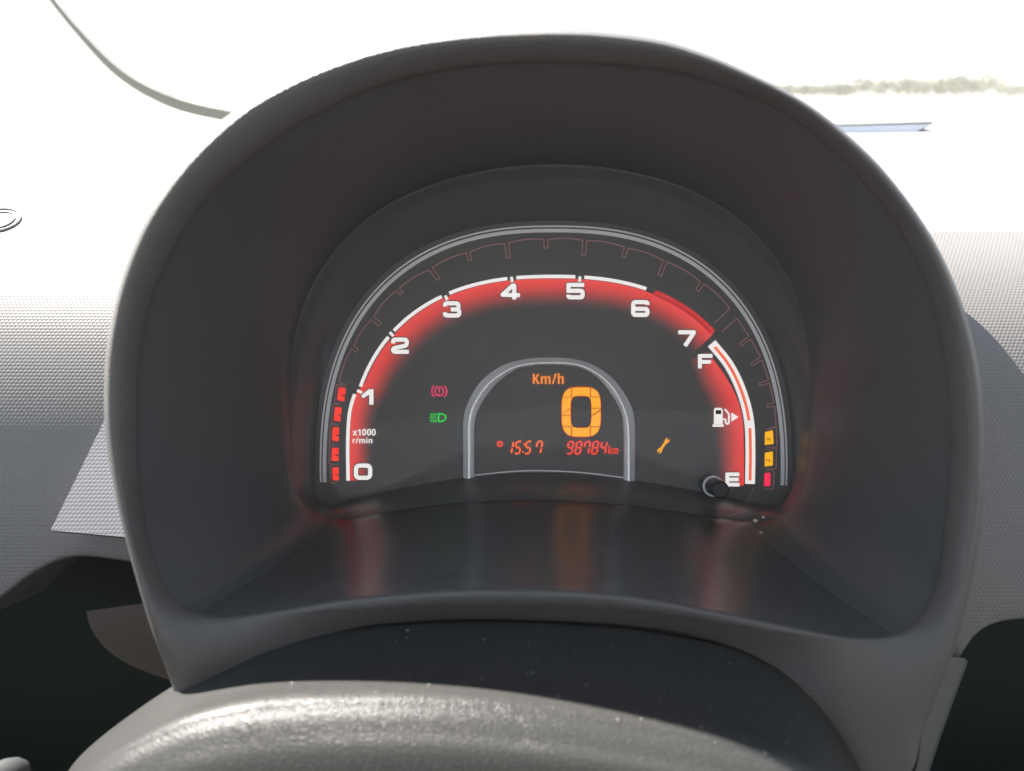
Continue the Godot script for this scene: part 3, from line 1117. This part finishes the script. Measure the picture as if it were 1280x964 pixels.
func tracks(k: Node3D, base: Vector3, D: float) -> void:
	# unlit outline of the rev counter's bar graph: an arch with long and short teeth
	var pts := [Vector2(432.5, 481), Vector2(424, 478)]
	for i in 5:
		pts.append(sup(277, 291, lerpf(157.0, 149.0, i / 4.0)))
	var teeth := [[440.6, 434.6, 446.2, 438.4], [465.5, 397.6, 474.7, 405.8], [497.2, 361.6, 501.6, 367], [538.5, 336, 548, 349], [585, 315.5, 587.4, 325.2], [633.2, 304, 635.6, 322], [682.4, 299.4, 682.4, 310], [731, 300.6, 729.8, 319.4], [783, 309.6, 779.6, 321.4], [831.5, 326.4, 824.6, 344], [877.5, 353.4, 872, 363.2]]
	var out := [Vector2(432.5, 481), Vector2(424, 478)]
	for q in teeth:
		var a := Vector2(q[0], q[1])
		var tip := Vector2(q[2], q[3])
		var dir := (tip - a).normalized()
		var s := Vector2(-dir.y, dir.x) * 2.4
		if s.dot(Vector2(a.y - MID.y, MID.x - a.x)) > 0.0:
			s = -s
		out.append_array([a - s, tip - s, tip + s, a + s])
	out.append_array([Vector2(912.5, 386), Vector2(893, 404)])
	var dense := PackedVector2Array()
	for i in out.size() - 1:
		var a: Vector2 = out[i]
		var b: Vector2 = out[i + 1]
		var steps := 6 if a.distance_to(b) > 24 else 1
		for j in steps:
			var p := a.lerp(b, float(j) / steps)
			if steps > 1 and j > 0:                            # keep to the arch between teeth
				var bulge := a.distance_to(b) * 0.05 * sin(PI * j / steps)
				var nn := (p - MID).normalized()
				p += nn * bulge
			dense.append(p)
	dense.append(out[-1])
	var st := tool()
	ribbon(st, dense, 1.3, D, 0.0005, base)
	put("bar_track_outline", st, M.track, k)
	st = tool()
	ribbon(st, rounded(V([903, 414.5, 921.5, 397.8, 936.3, 420.2, 925.2, 429.6, 927.4, 432.6, 938.2, 423.4, 951, 446.4, 938.8, 453.8, 940.6, 457.4, 952.6, 449.8, 961, 475, 949.2, 478.8, 950.2, 482.6, 962, 478.6, 967.8, 503.4, 959, 506, 959.4, 509.4, 968.4, 507.6, 970.4, 533.4, 962, 535]), 1.6), 1.3, D, 0.0005, base)
	put("bar_track_outline", st, M.track, k)
	# the five lit bars at the left and their brackets
	var bars := [[423.4, 484, 432, 485.6, 430, 502, 421.3, 500.2], [419, 508.6, 427, 509.8, 425.4, 526.8, 416.8, 525.8], [416, 534, 423.8, 534.8, 423, 551.8, 414.8, 550.8], [415, 560, 423, 560, 423, 576.2, 414.3, 576.2], [415.4, 584.9, 423, 584.2, 423.4, 600.4, 416, 600.4]]
	for q in bars:
		var p := PackedVector2Array(V(q))
		var s := tool()
		var m := p[1].lerp(p[2], 0.6)
		var n1 := p[1].lerp(p[2], 0.52)
		var n2 := p[1].lerp(p[2], 0.66)
		var deep := (p[0] + p[3]) * 0.5 * 0.55 + m * 0.45
		plate(s, PackedVector2Array([p[0], p[1], n1, deep + Vector2(0, -0.8), deep + Vector2(0, 0.8), n2, p[2], p[3]]), D, 0.0005, base)
		put("rev_bar_light", s, M.bar, k)
		s = tool()
		ribbon(s, PackedVector2Array([p[1] + Vector2(-1, -3.6), p[0] + Vector2(-3.2, -3.2), p[3] + Vector2(-3.2, 3.0), p[3] + Vector2(2.0, 4.2)]), 1.2, D, 0.0005, base)
		put("bar_bracket", s, M.track, k)
	var rb := [[956.4, 540.4, 966.2, 538, 967.2, 555, 956.4, 556.4, 0], [956.4, 566.4, 966.2, 564.4, 966.2, 582, 956.2, 583.2, 0], [956, 591.8, 963.2, 591.2, 962.8, 607.8, 955.4, 607.8, 1]]
	for q in rb:
		var p := PackedVector2Array(V(q.slice(0, 8)))
		var s := tool()
		plate(s, p, D, 0.0005, base)
		var o := put("fuel_bar_light", s, M.pink if q[8] else M.yellow, k, "crimson lowest bar" if q[8] else "")
		if not q[8]:
			s = tool()
			var y := (p[0].y + p[3].y) * 0.5 + 0.6
			ribbon(s, PackedVector2Array([Vector2(p[0].x + 1, y), Vector2(p[0].x + 5.5, y - 0.6), Vector2(p[0].x + 5.7, y + 2.2)]), 1.0, D - 0.0001, 0.0001, base)
			put("mark", s, M.notch, o)
		s = tool()
		ribbon(s, PackedVector2Array([p[0] + Vector2(2, -4), p[1] + Vector2(4.4, -3.6), p[2] + Vector2(4.4, 3.4), p[3] + Vector2(1, 3.8)]), 1.2, D, 0.0005, base)
		put("bar_bracket", s, M.track, k)

func fuel(k: Node3D, base: Vector3, D: float) -> void:
	var outer := catmull(V([889.6, 429.2, 911.4, 456.6, 927.2, 489.6, 936.4, 525.5, 938.2, 566, 937.6, 605]), false, 12)
	var st := tool()
	ribbon(st, outer, 12.2, D + 0.0001, 0.0004, base)
	var o := put("fuel_scale_light", st, M.white, k)
	for span in [[0.04, 0.60], [0.64, 0.975]]:
		st = tool()
		var path := PackedVector2Array()
		for i in outer.size():
			var t := float(i) / (outer.size() - 1)
			if t >= span[0] and t <= span[1]:
				path.append(outer[i])
		ribbon(st, path, 3.4, D - 0.0001, 0.0004, base)
		put("fuel_inset_light", st, M.fuel_fill, o)
	# pump symbol with its arrow
	var d := D - 0.0003
	st = tool()
	plate(st, PackedVector2Array(V([892.6, 530.4, 892.8, 512, 894.2, 510, 901.4, 510, 903.4, 512, 903.6, 530.4])), d, 0.0004, base)
	plate(st, PackedVector2Array(V([891, 533.6, 891, 530.8, 904.8, 530.8, 904.8, 533.6])), d, 0.0004, base)
	ribbon(st, rounded(V([904, 524, 907.4, 524, 907.4, 530, 911.4, 530, 911.4, 517.6, 906, 511.4]), 2.2), 2.0, d - 0.00005, 0.0004, base)
	plate(st, PackedVector2Array(V([914.6, 516, 923.6, 521.4, 914.6, 527])), d, 0.0004, base)
	var s := put("fuel_pump_light", st, M.white, k)
	st = tool()
	plate(st, PackedVector2Array(V([894.8, 512.8, 901.6, 512.8, 901.6, 517.8, 894.8, 517.8])), d - 0.0001, 0.0001, base)
	put("window", st, M.notch, s)

func warning_lights(k: Node3D, base: Vector3, D: float) -> void:
	var st := tool()
	ribbon(st, disc(549, 489.2, 5.7, 24), 1.35, D, 0.0004, base, true)
	for s in [-1, 1]:
		var arc := PackedVector2Array()
		for i in 9:
			var a := deg_to_rad(lerpf(-48, 48, i / 8.0))
			arc.append(Vector2(549 + s * cos(a) * 9.4, 489.2 + sin(a) * 9.4))
		ribbon(st, arc, 1.35, D, 0.0004, base)
	ribbon(st, PackedVector2Array([Vector2(549, 485.2), Vector2(549, 490.4)]), 1.6, D, 0.0004, base)
	plate(st, disc(549, 492.6, 0.95, 8), D, 0.0004, base)
	put("brake_warning_light", st, M.brake, k, "pink brake warning symbol")
	st = tool()
	var lens := [Vector2(548, 517.4)]
	for i in 9:
		var a := deg_to_rad(lerpf(-90, 90, i / 8.0))
		lens.append(Vector2(550 + cos(a) * 7.2, 522.2 + sin(a) * 4.9))
	lens.append(Vector2(548, 527.1))
	ribbon(st, rounded(lens, 1.0, true), 1.5, D, 0.0004, base, true)
	for c in 3:
		for r in 3:
			var x := 544.6 - c * 2.9 - (0.8 if r == 1 else 0.0)
			var y := 518.0 + r * 4.2
			ribbon(st, PackedVector2Array([Vector2(x + 0.7, y - 1.3), Vector2(x - 0.7, y + 1.3)]), 1.2, D, 0.0004, base)
	put("dipped_beam_light", st, M.green, k, "green headlamp symbol")
	st = tool()
	plate(st, PackedVector2Array(V([825.0, 560.8, 827.4, 562.6, 833.6, 553.6, 831.2, 552.0])), D, 0.0004, base)
	for e in [[834.0, 551.2, -1], [824.8, 563.6, 1]]:
		var claw := PackedVector2Array()
		var dir := Vector2(2.4, -3.4).normalized() * (1.0 if e[2] < 0 else -1.0)
		var sd := Vector2(-dir.y, dir.x)
		var q := Vector2(e[0], e[1])
		for p in [[-2.4, -2.4], [-2.6, 1.2], [-1.4, 3.8], [-0.9, 1.0], [0.9, 1.0], [1.4, 3.8], [2.6, 1.2], [2.4, -2.4]]:
			claw.append(q + sd * p[0] + dir * p[1])
		plate(st, claw, D - 0.0001, 0.0004, base)
	put("service_light", st, M.wrench, k, "amber spanner symbol")

# ---------------------------------------------------------------- digital display
func seven(st: SurfaceTool, ch: String, x: float, y: float, w: float, h: float, t: float, d: float, base: Vector3) -> void:
	var on: String = {"1": "bc", "5": "afgcd", "7": "fabc", "9": "fabgcd", "8": "abcdefg", "4": "fgbc"}[ch]
	var seg := {"a": [0, 0, 1, 0], "b": [1, 0, 1, 0.5], "c": [1, 0.5, 1, 1], "d": [0, 1, 1, 1], "e": [0, 0.5, 0, 1], "f": [0, 0, 0, 0.5], "g": [0, 0.5, 1, 0.5]}
	for s in on:
		var q: Array = seg[s]
		var a := Vector2(x + q[0] * w + (0.5 - q[1]) * h * 0.2, y + q[1] * h)
		var b := Vector2(x + q[2] * w + (0.5 - q[3]) * h * 0.2, y + q[3] * h)
		var dir := (b - a).normalized() * t * 0.36
		var n := Vector2(-dir.y, dir.x).normalized() * t * 0.5
		var c := dir * 1.3
		plate(st, PackedVector2Array([a + dir * 0.6, a + c + n, b - c + n, b - dir * 0.6, b - c - n, a + c - n]), d, 0.0003, base)

func cell_cut(outer: PackedVector2Array, inner: PackedVector2Array, cell: PackedVector2Array) -> Array:
	var out := []
	for p in Geometry2D.intersect_polygons(outer, cell):
		for q in Geometry2D.clip_polygons(p, inner):
			if not Geometry2D.is_polygon_clockwise(q) or true:
				out.append(q)
	return out

func blob(cx: float, cy: float, rx: float, ry: float, n: float) -> PackedVector2Array:
	var out := PackedVector2Array()
	for i in 48:
		var a := TAU * i / 48
		out.append(Vector2(cx + signf(cos(a)) * pow(absf(cos(a)), 2.0 / n) * rx, cy + signf(sin(a)) * pow(absf(sin(a)), 2.0 / n) * ry))
	return out

func speed_display(k: Node3D, base: Vector3) -> void:
	var d := PANEL - 0.0003
	# bezel: an arched silver frame of two slopes meeting in a crest
	var out_ := catmull(V([579, 599, 579, 560, 579.3, 524, 586, 501, 602, 476, 629, 456.5, 660, 448.6, 686, 447, 714, 448.4, 741, 456, 764.5, 472, 782, 494, 791.6, 516, 793.8, 545, 793.4, 602]), false, 8)
	var top_ := catmull(V([586, 599.5, 586.2, 560, 586.8, 526, 593, 505, 611, 479.8, 636.5, 462, 660, 455.2, 686, 453.6, 717, 455, 742.5, 464.6, 764, 482.6, 778, 506, 784.6, 528, 786, 560, 786, 602.5]), false, 8)
	var in_ := catmull(V([592.6, 598, 592.8, 560, 593.2, 532, 599, 510, 617, 483.4, 642, 463.6, 662, 457.8, 686, 456.2, 721, 459, 746, 471.6, 766, 495.6, 777, 518, 779.4, 541, 779.6, 570, 779.4, 600]), false, 8)
	var st := tool()
	var A := ring3(out_, PANEL, base)
	var A2 := ring3(out_, PANEL - 0.0008, base)
	var T := ring3(top_, PANEL - 0.0024, base)
	var I := ring3(in_, PANEL - 0.0010, base)
	var I2 := ring3(in_, PANEL - 0.0001, base)
	grid(st, [A, A2], Vector3(0, 0.3, 0.2))
	grid(st, [A2, mix3(A2, T, 0.9), T], -base)
	grid(st, [T, mix3(T, I, 0.15), mix3(T, I, 0.4)], -base)
	grid(st, [mix3(T, I, 0.4), I, I2], -base)
	for e in [0, A.size() - 1]:
		quad(st, A[e], A2[e], T[e], I[e], Vector3(0, -1, 0))
		quad(st, A[e], I[e], I2[e], A[e], Vector3(0, -1, 0))
	var bz := put("display_bezel", st, M.silver, k)
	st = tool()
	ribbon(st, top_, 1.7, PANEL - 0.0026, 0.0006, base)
	put("crest", st, M.crest, bz)  # highlight along the bezel ridge, laid on as a brighter strip
	# screen
	st = tool()
	var poly := PackedVector2Array(in_)
	for q in catmull(V([779.4, 597.4, 732, 591.6, 686, 589, 642, 589.6, 592.6, 594.6]), false, 6):
		poly.append(q)
	plate(st, poly, d, 0.0002, base)
	var scr := put("speed_screen", st, M.screen, k)
	st = tool()
	ribbon(st, catmull(V([593, 594.4, 642, 589.4, 686, 588.8, 732, 591.4, 779, 597.2]), false, 8), 1.3, d - 0.0004, 0.0008, base)
	put("screen_edge", st, M.ring, scr)
	var e := d - 0.00025
	# the large nought, cut into the cells of the display
	var outer := blob(726.6, 515.1, 24.3, 30.8, 3.6)
	var inner := blob(726.3, 515, 13.2, 20.2, 4.2)
	st = tool()
	ribbon(st, blob(726.5, 515.1, 18.8, 25.6, 3.8), 13.0, d - 0.0001, 0.0001, base, true)
	put("digit_surround_light", st, M.amber_edge, scr)
	var cells := [[690, 480, 713.9, 480, 713.9, 496, 690, 496], [715.1, 480, 737.4, 480, 737.4, 510, 715.1, 510], [738.6, 480, 760, 480, 760, 496, 738.6, 496],
		[690, 497, 720, 497, 720, 504.2, 703, 517.4, 690, 526], [702, 519, 720, 506.2, 720, 519, 702, 519.01], [690, 520, 720, 520, 720, 533, 690, 533],
		[690, 534.1, 713.9, 534.1, 713.9, 552, 690, 552], [715.1, 520, 737.4, 520, 737.4, 552, 715.1, 552], [738.6, 534.1, 760, 534.1, 760, 552, 738.6, 552],
		[734, 497, 760, 497, 760, 510, 734, 510], [734, 511, 751, 511, 751, 511.4, 734, 523.4], [734, 524.8, 751.5, 513, 760, 508, 760, 533, 734, 533]]
	for c in cells:
		st = tool()
		var any := false
		for q in cell_cut(outer, inner, PackedVector2Array(V(c))):
			plate(st, q, e, 0.0001, base)
			any = true
		if any:
			put("digit_cell_light", st, M.amber, scr)
	# clock, odometer
	var x := 0.0
	for q in [["1", 636.5, 0], ["5", 644.4, 0], ["5", 657.0, 0], ["7", 670.6, 0]]:
		st = tool()
		seven(st, q[0], q[1], 552.0, 6.2 if q[0] != "1" else 4.0, 15.2, 2.3, e, base)
		put("clock_digit_light", st, M.digit, scr)
	st = tool()
	plate(st, disc(655.2, 555.6, 1.2, 8), e, 0.0003, base)
	plate(st, disc(653.8, 565.0, 1.2, 8), e, 0.0003, base)
	put("clock_colon_light", st, M.digit, scr)
	x = 709.6
	for ch in "98784":
		st = tool()
		seven(st, ch, x, 552.2, 6.4, 15.2, 2.2, e, base)
		put("odometer_digit_light", st, M.digit_red, scr)
		x += 10.4
	st = tool()
	for q in [[762.2, 557.0, 760.2, 567.6], [765.6, 560.6, 761.4, 564.2], [762.6, 563.4, 764.2, 567.6], [767.4, 560.8, 766.0, 567.6], [767.4, 561.4, 772.6, 561.4], [770.0, 561.4, 768.8, 567.6], [772.8, 561.2, 771.6, 567.6]]:
		ribbon(st, PackedVector2Array([Vector2(q[0], q[1]), Vector2(q[2], q[3])]), 1.15, e, 0.0003, base)
	put("odometer_unit_light", st, M.digit_red, scr)
	lettering("Km/h", "speed_unit_light", Rect2(666, 466.6, 38.8, 13.4), e, M.unit, scr)
	st = tool()
	ribbon(st, disc(624.8, 555, 3.1, 18), 1.7, e, 0.0003, base, true)
	ribbon(st, PackedVector2Array([Vector2(624.9, 552.8), Vector2(624.9, 555.6)]), 1.1, e, 0.0003, base)
	put("clock_symbol_light", st, M.digit_red, scr)

func reset_button(k: Node3D, base: Vector3) -> void:
	# a peg that stands out of the dial towards the driver, in a round well
	var st := tool()
	var foot := C(884, 604, PANEL)
	var axis := Vector3(0, 0, 1)
	var prof := [[0.0042, 0.0005], [0.0042, 0.0012], [0.0036, 0.0014], [0.0034, 0.0005]]
	spin(st, foot - base, prof)
	var o := put("reset_button", st, M.knob, k)
	st = tool()
	spin(st, foot - base, [[0.0034, 0.0], [0.0034, 0.0105], [0.0031, 0.011], [0.0031, 0.0105]])
	put("sleeve", st, M.collar, o)
	st = tool()
	spin(st, foot - base, [[0.0044, 0.0105], [0.0046, 0.0107], [0.0046, 0.0114], [0.0042, 0.0117], [0.0037, 0.0114]])
	put("chrome_ring", st, M.ring, o)
	st = tool()
	spin(st, foot - base, [[0.0036, 0.010], [0.0037, 0.0225], [0.0035, 0.0233], [0.0030, 0.0237], [0.0, 0.0237]])
	put("cap", st, M.knob, o)

func spin(st: SurfaceTool, at: Vector3, prof: Array) -> void:
	var rows := []
	for p in prof:
		var line := PackedVector3Array()
		for i in 32:
			line.append(at + Vector3(cos(TAU * i / 32) * p[0], sin(TAU * i / 32) * p[0], p[1]))
		rows.append(line)
	for r in rows.size() - 1:
		for i in 32:
			var e := (i + 1) % 32
			var radial := Vector3(cos(TAU * (i + 0.5) / 32), sin(TAU * (i + 0.5) / 32), 0)
			var dz: float = prof[r + 1][1] - prof[r][1]
			var dr: float = prof[r + 1][0] - prof[r][0]
			var n := (radial * dz + Vector3(0, 0, -dr))
			quad(st, rows[r][i], rows[r][e], rows[r + 1][e], rows[r + 1][i], n if n.length() > 1e-6 else radial)

# ---------------------------------------------------------------- steering column
func column_cover() -> void:
	var base := C(600, 1000, 0.22)
	var o := thing("steering_column_cover", "dusty black grained steering column cover in the foreground, bright along its ridge", "column cover", base)
	var specs := [
		[V([70, 1010, 84, 966, 122, 925, 200, 868, 260, 835, 330, 806, 420, 787, 500, 779, 600, 775, 700, 778, 800, 786, 900, 805, 960, 829, 1010, 863, 1050, 910, 1092, 990]), 0.254],
		[V([64, 1018, 82, 972, 124, 932, 202, 880, 264, 850, 334, 826, 422, 812, 502, 806, 600, 803, 700, 807, 800, 817, 898, 836, 958, 858, 1008, 888, 1048, 930, 1090, 1000]), 0.24],
		[V([56, 1030, 78, 985, 128, 940, 206, 896, 270, 870, 340, 853, 425, 844, 505, 841, 600, 842, 700, 849, 797, 861, 892, 880, 952, 899, 1003, 921, 1044, 955, 1086, 1015]), 0.222],
		[V([50, 1040, 76, 992, 132, 945, 210, 903, 274, 882, 345, 870, 430, 866, 508, 865, 600, 869, 696, 879, 790, 893, 885, 911, 946, 928, 996, 947, 1038, 975, 1080, 1025]), 0.2062],
		[V([46, 1050, 78, 1000, 138, 955, 216, 918, 280, 900, 350, 890, 434, 886, 512, 886, 600, 890, 694, 900, 785, 914, 878, 931, 940, 947, 990, 965, 1030, 992, 1074, 1038]), 0.2012],
		[V([46, 1065, 82, 1015, 146, 974, 222, 942, 288, 926, 356, 917, 438, 913, 514, 913, 600, 917, 692, 926, 780, 939, 870, 955, 932, 970, 982, 988, 1022, 1012, 1068, 1055]), 0.1972],
		[V([60, 1120, 100, 1060, 170, 1020, 240, 985, 300, 972, 364, 964, 442, 958, 518, 957, 600, 960, 690, 966, 775, 978, 860, 993, 920, 1006, 970, 1024, 1010, 1046, 1060, 1090]), 0.1925],
		[V([100, 1240, 140, 1200, 200, 1160, 260, 1120, 310, 1100, 370, 1090, 446, 1084, 520, 1083, 600, 1085, 690, 1090, 770, 1100, 850, 1112, 910, 1125, 960, 1140, 1000, 1165, 1050, 1210]), 0.186]]
	var keys := []
	for s in specs:
		keys.append(ring3(catmull(s[0], false, 8), s[1], base))
	var rows := []
	for i in keys.size() - 1:
		for q in 6:
			var line := PackedVector3Array()
			for c in keys[0].size():
				var p0: Vector3 = keys[maxi(i - 1, 0)][c]
				var p3: Vector3 = keys[mini(i + 2, keys.size() - 1)][c]
				line.append((keys[i][c] as Vector3).cubic_interpolate(keys[i + 1][c], p0, p3, q / 6.0))
			rows.append(line)
	rows.append(keys[-1])
	var back := PackedVector3Array()
	for v in rows[0]:
		back.append(v + Vector3(0, -0.004, -0.0015))
	var back2 := PackedVector3Array()
	for v in rows[0]:
		back2.append(v + Vector3(0, -0.05, -0.002))
	rows.insert(0, back)
	rows.insert(0, back2)
	var st := tool()
	grid(st, rows, -base)
	put("upper_shroud", st, M.cover, o)
	# flakes of dust lying on the cover
	var rng := RandomNumberGenerator.new()
	rng.seed = 41
	st = tool()
	for i in 130:
		var r := rng.randi_range(3, 24)
		var c := rng.randi_range(40, rows[0].size() - 18)
		var p: Vector3 = rows[r][c].lerp(rows[r + 1][c + 1], rng.randf()) + Vector3(0, 0.00015, 0.0001)
		var size := 0.0001 + 0.00022 * pow(rng.randf(), 3.0)
		var a := Vector3(rng.randf_range(-1, 1), rng.randf_range(-0.2, 0.3), rng.randf_range(-1, 1)).normalized() * size * rng.randf_range(1.0, 2.4)
		var b := a.cross(Vector3(0, 1, 0.3)).normalized() * size * 0.8
		var up := Vector3(0, size * 0.8, 0)
		for f in [[a, b], [b, -a], [-a, -b], [-b, a]]:
			tri(st, p + up, p + f[0], p + f[1], Vector3(0, 1, 0.2) + f[0])
	var flakes := put("dust_flakes", st, M.flake, o)
	flakes.set_meta("kind", "stuff")

func stalk() -> void:
	var base := C(0, 1000, 0.24)
	var o := thing("indicator_stalk", "grey rounded stalk tip in the bottom left corner beside the column cover", "stalk", base)
	var a := C(-60, 1010, 0.235) - base
	var b := C(34, 958, 0.262) - base
	var dir := (b - a).normalized()
	var u := dir.cross(Vector3.UP).normalized()
	var w := dir.cross(u).normalized()
	var rows := []
	for s in [[0.0, 0.0062], [0.35, 0.0062], [0.6, 0.0061], [0.75, 0.0056], [0.86, 0.0046], [0.94, 0.003], [0.985, 0.0014], [1.0, 0.0002]]:
		var line := PackedVector3Array()
		for i in 28:
			line.append(a.lerp(b, s[0]) + (u * cos(TAU * i / 28) + w * sin(TAU * i / 28)) * s[1])
		rows.append(line)
	var st := tool()
	grid(st, rows, -base + Vector3(0.1, 0.4, 0.2), true)
	put("lever", st, M.stalk, o)

# ---------------------------------------------------------------- dirt
func dirt() -> void:
	var rng := RandomNumberGenerator.new()
	rng.seed = 12
	var spots := [[944.5, 651.0, 0.3325, 3.2, "larger pale crumb at the lower right rim of the instruments"], [954.5, 646.8, 0.333, 2.4, "smaller pale crumb just right of the larger one"], [951.0, 666.5, 0.326, 2.6, "flat pale crumb below the other two, on the hood's shelf"]]
	for s in spots:
		var base := C(s[0], s[1], s[2])
		var o := thing("crumb", s[4], "crumb", base, "crumbs of dirt under the fuel gauge")
		var st := tool()
		var rows := []
		for r in 6:
			var line := PackedVector3Array()
			for i in 9:
				var rad: float = s[3] * s[2] * 0.001 * sin(PI * r / 5.0) * rng.randf_range(0.65, 1.15)
				line.append(Vector3(cos(TAU * i / 9) * rad * 1.2, cos(PI * r / 5.0) * s[3] * s[2] * 0.0008, sin(TAU * i / 9) * rad))
			rows.append(line)
		grid(st, rows, -base, true)
		put("grain", st, M.crumb, o)
	# specks of dust on the lens and the collar
	var disp := get_node("instrument_display") as Node3D
	var db := base_of(disp)
	var sp := tool()
	for i in 90:
		var q := Vector2(rng.randf_range(400, 985), rng.randf_range(225, 640))
		if i % 3 == 0:
			q = Vector2(585 + rng.randfn() * 14, 252 + rng.randfn() * 9) if i % 2 == 0 else Vector2(918 + rng.randfn() * 14, 335 + rng.randfn() * 12)
		elif i % 3 == 1:
			q.y = 628 + 16 * pow(absf(q.x - 690) / 300.0, 2.0) + rng.randfn() * 3.0
		var r := 0.25 + 0.55 * pow(rng.randf(), 2.0)
		var c := C(q.x, q.y, 0.3352) - db
		var e0 := Vector3(rng.randfn(), rng.randfn(), 0).normalized() * r * 0.00034
		var e1 := Vector3(-e0.y, e0.x, 0) * rng.randf_range(0.4, 1.0)
		for f in [[e0, e1], [e1, -e0], [-e0, -e1], [-e1, e0]]:
			tri(sp, c + Vector3(0, 0, r * 0.0002), c + f[0], c + f[1], Vector3(0, 0, 1) + f[0])
	var specks := put("lens_dust", sp, M.flake, disp)
	specks.set_meta("kind", "stuff")
	# a fine fibre lying on the collar
	var base := C(918, 632, 0.345)
	var o := thing("fibre", "thin pale hair lying below the letter E of the fuel gauge", "hair", base)
	var path := catmull(V([942, 609, 939, 618, 933, 628, 926, 637, 918, 643, 911, 646]), false, 8)
	var st := tool()
	for i in path.size() - 1:
		var q0 := C(path[i].x, path[i].y, lerpf(0.3492, 0.3345, float(i) / path.size())) - base
		var q1 := C(path[i + 1].x, path[i + 1].y, lerpf(0.3492, 0.3345, float(i + 1) / path.size())) - base
		for s in 4:
			var e0 := Vector3(cos(TAU * s / 4), sin(TAU * s / 4), 0.3) * 0.00009
			var e1 := Vector3(cos(TAU * (s + 1) / 4), sin(TAU * (s + 1) / 4), 0.3) * 0.00009
			quad(st, q0 + e0, q1 + e0, q1 + e1, q0 + e1, e0 + e1)
	put("strand", st, M.crumb, o)
